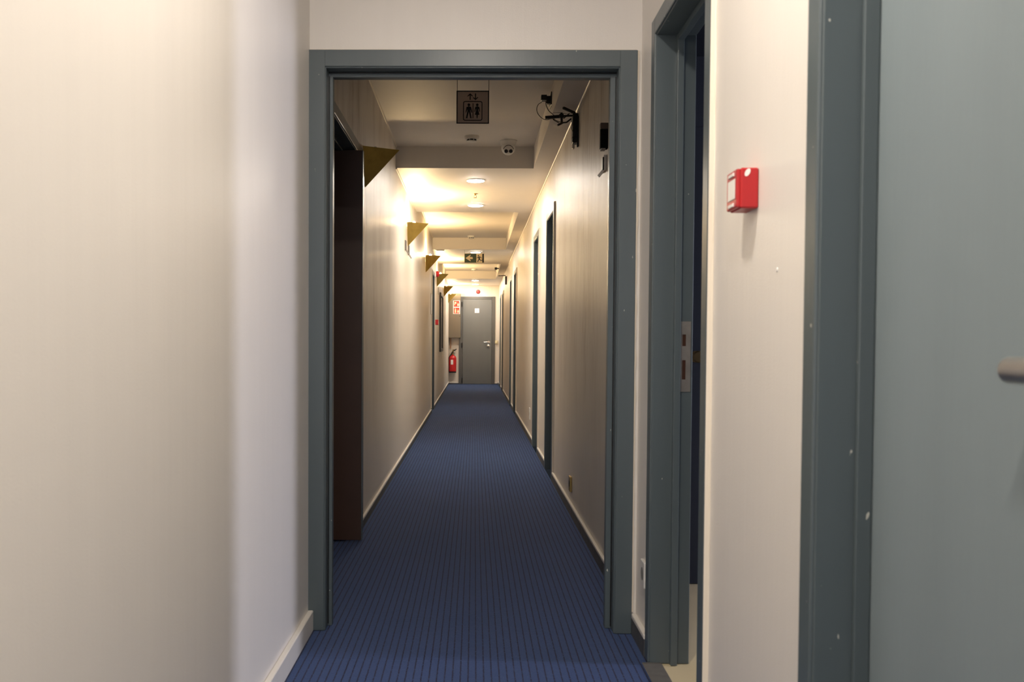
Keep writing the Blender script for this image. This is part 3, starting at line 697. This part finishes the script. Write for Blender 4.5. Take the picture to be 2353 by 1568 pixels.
# red call point in the foreground
ya = z(.583); p0 = at(1736, 385, ya); p1 = at(1736, 478, ya)
X0, X1 = XR0 - .0003, XR0 - .047; yb = ya + .085
r = thing('fire_call_point', (XR0, (ya + yb) / 2, p1.z), 'red fire alarm call point on the cream wall between the two near doors', 'call point')
bxs('housing', MRED, r, [((X1 + .008, ya, p1.z), (X0, yb, p0.z))], .003)
bm = bmesh.new(); box(bm, (X1, ya + .003, p1.z + .002), (X1 + .009, yb - .003, p0.z - .002), .0025, 2); obj('front_cover', bm, MRED, r)
zc = (p0.z + p1.z) / 2
bxs('push_panel', MWHITE, r, [((X1 - .0015, ya + .016, zc - .022), (X1 + .001, yb - .016, zc + .022))], .001)
MCOV = mat('clear cover', (.75, .72, .68), .1, spec=.8)
for k in (.028, -.038): bxs('cover_tab', MCOV, r, [((X1 - .003, ya + .022, zc + k), (X1 + .001, yb - .022, zc + k + .008))], .001)
bm = bmesh.new(); e = at(1718, 396, ya - .0008)  # white oval paints a light reflection on the near side of the housing
prism(bm, [(e.x + .0055 * math.cos(t) + .003 * math.sin(t), e.z + .0085 * math.sin(t)) for t in [2 * math.pi * i / 20 for i in range(20)]], ya - .0008, ya + .001)
obj('sticker', bm, MPAPER, r)
# wall plug above nothing: a filled screw hole
p = at(1780, 620, XR0 / ((1780 - 1090) / F_)); bm = bmesh.new(); lathe(bm, (XR0 + .0005, p.y, p.z), (-1, 0, 0), [(.0045, 0), (.004, .002), (.0, .003)], 12)
tag(obj('wall_plug', bm, MPAPER, None, True), 'tiny white filled screw hole in the wall right of the red call point', 'wall plug')
# sockets
def socket(xf, yc, zc, w, h, th, s, lab, m, m2, grp=None):
    r = thing('wall_socket', (xf, yc, zc - h / 2), lab, 'socket', grp)
    bxs('plate', m, r, [((xf - s * th, yc - w / 2, zc - h / 2), (xf - s * .0003, yc + w / 2, zc + h / 2))], .0025)
    bm = bmesh.new(); lathe(bm, (xf - s * (th + .0005), yc, zc), (s, 0, 0), [(.023, -.0), (.020, .0005), (.019, .0008)], 24); obj('outlet', bm, m2, r, True)
p = at(1471, 1322, 3.27); socket(XR0, 3.29, p.z, .075, .092, .012, 1, 'white wall socket low between the wide frame and the open door', MWHITE, MGREYP)
p = at(1315, 1112, 5.93); socket(XR1, 5.93, p.z, .085, .095, .014, 1, 'gold-rimmed wall socket low on the right corridor wall', MGOLD, MBLACK)
y = .622 / ((1219.5 - 1090) / F_); p = at(1219, 951, y); socket(XR1, y, p.z, .08, .13, .012, 1, 'pale wall socket low on the right wall beyond the second door', MWHITE, MGREYP)
# black box and bent plate at the right edge inside the doorway
ya = z(1.27); p0 = at(1384, 284, ya); p1 = at(1384, 341, ya)
r = thing('wall_switch_box', (XR1, ya + .06, p1.z), 'open black wall box high on the right wall next to the wide frame', 'wall box')
bxs('housing', mat('matt black box', (.004, .004, .004), .9, spec=.1), r, [((XR1 - .036, ya, p1.z), (XR1 - .0004, ya + .035, p0.z))], .002)
bxs('cover_flap', mat('dark brown plastic', (.07, .045, .03), .5), r, [((XR1 - .037, ya - .003, p0.z - .025), (XR1 - .0004, ya + .034, p0.z + .004))], .002)
bxs('clip', MSTEEL, r, [((XR1 - .034, ya - .002, p1.z - .007), (XR1 - .012, ya + .034, p1.z + .001))], .001)
def plate(xf, s, ya, u, v0, v1, lab, grp=None):
    p0 = at(u, v0, ya); p1 = at(u, v1, ya); q = p0.z - (p0.z - p1.z) * .72
    r = thing('sign_holder', (xf, ya + .04, p1.z), lab, 'sign holder', grp)
    bm = bmesh.new(); box(bm, (xf - s * .011, ya, q), (xf - s * .0005, ya + .085, p0.z), .001); obj('plate', bm, MSTEEL if s < 0 else MTRIM, r)
    bm = bmesh.new(); box(bm, (xf - s * .016, ya - .004, q), (xf - s * .010, ya + .004, p0.z - .01), .001); obj('edge_strip', bm, MBLACK if s > 0 else MGREYP, r)
    bm = bmesh.new(); bar(bm, (xf - s * .012, ya, q), (xf - s * .034, ya + .01, p1.z), .006, .012); obj('bent_tab', bm, MCHROME, r)
ya = z(1.29); plate(XR1, 1, ya, 1390, 356, 405, 'bent pale plate with dark edge below the black wall box')
plate(XL1, -1, z(2.505), 931, 552, 583, 'small grey wall plate under the second wall light, nearer one')
plate(XL1, -1, z(2.62), 938, 563, 594, 'small grey wall plate under the second wall light, farther and lower one')
# notices on the left wall
for u, v0, v1, lab, ln in ((990, 675, 723, 'tall pale notice on the left wall before the left door', .21), (1006.5, 661, 677, 'small pale notice above the dark framed panel', .12)):
    y = .653 / ((1090 - u) / F_); p0 = at(u, v0, y); p1 = at(u, v1, y)
    r = thing('wall_notice', (XL1, y, p1.z), lab, 'notice')
    bxs('backing', MGREYP, r, [((XL1 + .0004, y - ln / 2, p1.z), (XL1 + .006, y + ln / 2, p0.z))], .001)
    bxs('sheet', MPAPER, r, [((XL1 + .0055, y - ln / 2 + .004, p1.z + .004), (XL1 + .0075, y + ln / 2 - .004, p0.z - .004))])
# red sounder and far call point
y = z(4.40); p0 = at(1003, 622, y); p1 = at(1003, 638, y)
r = thing('alarm_sounder', (XL1, y, p1.z), 'red alarm sounder above the far left door, before the fourth wall light', 'alarm')
bxs('base', MWHITE, r, [((XL1 + .0004, y - .05, p1.z + .004), (XL1 + .02, y + .05, p0.z - .004))], .003)
bm = bmesh.new(); lathe(bm, (XL1 + .0195, y, (p0.z + p1.z) / 2), (1, 0, 0), [(.046, 0), (.052, .012), (.050, .035), (.034, .05), (.0, .054)], 28); obj('horn', bm, MRED, r, True)
y = z(4.49); p0 = at(1002, 735, y); p1 = at(1002, 747, y)
r = thing('fire_call_point', (XL1, y, p1.z), 'small red call point on the far left wall just past the left door', 'call point')
bxs('housing', MRED, r, [((XL1 + .0004, y - .044, p1.z), (XL1 + .05, y + .044, p0.z))], .003)
bxs('push_panel', MWHITE, r, [((XL1 + .049, y - .025, (p0.z + p1.z) / 2 - .018), (XL1 + .052, y + .025, (p0.z + p1.z) / 2 + .018))])
# dark framed panel
ya, yb = z(5.0), z(5.35); p0 = at(1010.5, 672, ya); p1 = at(1010.5, 809, ya)
r = thing('framed_mirror', (XL1, (ya + yb) / 2, p1.z), 'tall dark-framed panel hanging on the far left wall', 'mirror')
fw = .06; f0, f1 = XL1 + .0006, XL1 + .032
bm = bmesh.new()
box(bm, (f0, ya, p1.z), (f1, ya + fw, p0.z), .002); box(bm, (f0, yb - fw, p1.z), (f1, yb, p0.z), .002); box(bm, (f0, ya + fw, p1.z), (f1, yb - fw, p1.z + fw), .002); box(bm, (f0, ya + fw, p0.z - fw), (f1, yb - fw, p0.z), .002)
obj('frame', bm, mat('dark frame wood', (.012, .008, .007), .4), r)
bxs('mirror_glass', MGLASS, r, [((f0, ya + fw - .004, p1.z + fw - .004), (f0 + .012, yb - fw + .004, p0.z - fw + .004))])

# ------------------------------------------------------------------ end of the corridor
yc = YE - .26
a = at(1030.5, 675, yc); b = at(1058, 777, yc)
r = thing('wall_cabinet', ((XL1 + b.x) / 2, yc, b.z), 'taupe wall cabinet beside the end door, carrying the red fire signs', 'cabinet')
bxs('body', MCAB, r, [((XL1 + .001, yc + .018, b.z), (b.x, YE - .001, a.z))], .003)
bxs('cabinet_door', MCAB, r, [((XL1 + .003, yc, b.z + .004), (b.x - .003, yc + .0175, a.z - .004))], .003)
bm = bmesh.new(); p = at(1057.6, 727, yc); cyl(bm, (b.x - .02, yc, p.z), (b.x - .02, yc - .02, p.z), .012, n=14); obj('lock', bm, MBLACK, r)
for v0, v1, lab, k in ((690.9, 706.3, 'red fire hose sign, upper of two on the taupe cabinet', 0), (706.3, 721.9, 'red fire extinguisher sign with flame, lower of two on the taupe cabinet', 1)):
    q0 = at(1041.3, v0, yc); q1 = at(1057, v1, yc); cx, cz, hw = (q0.x + q1.x) / 2, (q0.z + q1.z) / 2, (q1.x - q0.x) / 2
    f = lambda u, v: (cx + u * hw, cz + v * hw)
    r = thing('fire_sign', (cx, yc, q1.z), lab, 'sign')
    bxs('panel', MPAPER, r, [((q0.x, yc - .004, q1.z + .0005), (q1.x, yc - .0004, q0.z - .0005))])
    bm = bmesh.new(); rects(bm, [(-.82, .85, .82, -.85)], f, yc - .005, yc - .003); obj('red_field', bm, MSIGNR, r)
    bm = bmesh.new()
    if k == 0:
        rects(bm, [(-.62, .55, -.05, .05), (-.62, .05, -.42, -.45)], f, yc - .006, yc - .004)
    else:
        rects(bm, [(-.55, .25, -.12, -.65)], f, yc - .006, yc - .004); disc(bm, -.335, .25, .21, f, yc - .006, yc - .004); rects(bm, [(-.42, .70, -.25, .40), (-.60, .70, -.25, .60)], f, yc - .006, yc - .004)
    obj('symbol', bm, MLUM, r)
    bm = bmesh.new()
    poly(bm, [(.40, -.68), (.62, -.55), (.70, -.30), (.62, -.05), (.58, .15), (.48, -.02), (.46, .25), (.34, .45), (.36, .15), (.22, -.10), (.18, -.35), (.26, -.58)], f, yc - .006, yc - .004); obj('flame_symbol', bm, MLUM, r)
# fire extinguisher hanging under the cabinet
ye = YE - .10; pt = at(1040, 818, ye); pb = at(1040, 857, ye); rad = (at(1048.6, 840, ye).x - at(1031.5, 840, ye).x) / 2
cx = pt.x + .002; H = pt.z - pb.z
r = thing('fire_extinguisher', (cx, ye, pb.z), 'red fire extinguisher hung on the end wall below the cabinet', 'extinguisher')
bm = bmesh.new(); lathe(bm, (cx, ye, pb.z + .02), (0, 0, 1), [(rad * .8, 0), (rad, .02), (rad, H * .80), (rad * .88, H * .90), (rad * .5, H * .96), (rad * .3, H * .985), (rad * .3, H * 1.02)], 32); obj('cylinder', bm, MRED, r, True)
bm = bmesh.new(); lathe(bm, (cx, ye, pb.z), (0, 0, 1), [(rad * .98, 0), (rad * .98, .03), (rad * .9, .034)], 32); obj('foot_ring', bm, MBLACK, r, True)
bxs('paper_label', MPAPER, r, [((cx - rad * .45, ye - rad - .002, pt.z - .22), (cx + rad * .15, ye - rad + .012, pt.z - .10))])
bm = bmesh.new(); zt = pt.z + .02
cyl(bm, (cx, ye, zt - .01), (cx, ye, zt + .10), .018); cyl(bm, (cx, ye, zt + .05), (cx + .02, ye - .02, zt + .14), .02, .014); obj('valve', bm, MGOLD, r, True)
bm = bmesh.new(); bar(bm, (cx, ye - .01, zt + .11), (cx + .10, ye - .03, zt + .15), .016, .018); bar(bm, (cx, ye - .01, zt + .10), (cx + .07, ye - .03, zt + .115), .012, .012); obj('lever', bm, MBLACK, r)
bm = bmesh.new(); tube(bm, [(cx + .01, ye - .02, zt + .09), (cx - .03, ye - .03, zt + .03), (cx - rad * .95, ye - .02, zt - .06), (cx - rad * 1.18, ye - .01, zt - .18), (cx - rad * 1.22, ye - .01, zt - .26)], .011, 10, 5); obj('hose', bm, MBLACK, r, True)
bm = bmesh.new(); box(bm, (cx - .04, ye + .0, zt + .02), (cx + .04, YE - .001, zt + .07), .003); obj('wall_hook', bm, MSTEEL, r)
bxs('rest', MSTEEL, r, [((cx - .03, ye + rad * .9, pb.z + .12), (cx + .03, YE - .001, pb.z + .15))])
# pipe that comes down under the cabinet
xq = at(1035.5, 785, YE - .04).x
bm = bmesh.new(); cyl(bm, (xq, YE - .03, at(1035, 801, YE).z), (xq, YE - .03, b.z + .001), .018); cyl(bm, (xq, YE - .03, at(1035, 797, YE).z), (xq, YE - .001, at(1035, 797, YE).z), .01)
tag(obj('water_pipe', bm, MCOPPER), 'short copper-coloured pipe between the cabinet and the extinguisher', 'pipe')
# red bell
p = at(1098.8, 670.8, YE - .03)
r = thing('alarm_bell', (p.x, YE, p.z - .05), 'round red alarm bell on the end wall above the grey door', 'alarm')
bm = bmesh.new(); lathe(bm, (p.x, YE - .0004, p.z), (0, -1, 0), [(.052, 0), (.054, .012), (.048, .028), (.036, .032)], 32); obj('housing', bm, mat('dark red plastic', (.17, .006, .006), .4), r, True)
bm = bmesh.new(); lathe(bm, (p.x, YE - .031, p.z), (0, -1, 0), [(.035, 0), (.033, .006), (.016, .008), (.012, .004)], 32); obj('grille', bm, MREDL, r, True)
bm = bmesh.new(); lathe(bm, (p.x, YE - .036, p.z), (0, -1, 0), [(.010, 0), (.008, .004), (.0, .005)], 16); obj('centre_cap', bm, MRED, r, True)
# cream switch
p0 = at(1135.3, 782.5, YE - .03); p1 = at(1143.6, 790.5, YE - .03)
r = thing('light_switch', ((p0.x + p1.x) / 2, YE, p1.z), 'cream light switch right of the end door', 'switch')
bxs('plate', mat('yellowed plastic', (.70, .60, .36), .45), r, [((max(p0.x, er + .003), YE - .04, p1.z), (p1.x, YE - .0005, p0.z))], .005)
bxs('rocker', mat('yellowed rocker', (.72, .64, .42), .4), r, [((max(p0.x, er + .003) + .02, YE - .046, p1.z + .02), (p1.x - .02, YE - .039, p0.z - .02))], .003)
bm = bmesh.new(); e = at(1096, 715, YE - .03); prism(bm, [(e.x - .014, e.z - .022), (e.x + .016, e.z - .020), (e.x + .008, e.z), (e.x + .014, e.z + .012), (e.x + .002, e.z + .020), (e.x - .008, e.z + .012), (e.x - .012, e.z)], YE - .0268, YE - .0262)
tag(obj('sticker', bm, MGREENM), 'pale green mark on the white square sign of the end door', 'sticker')
bpy.context.view_layer.update()
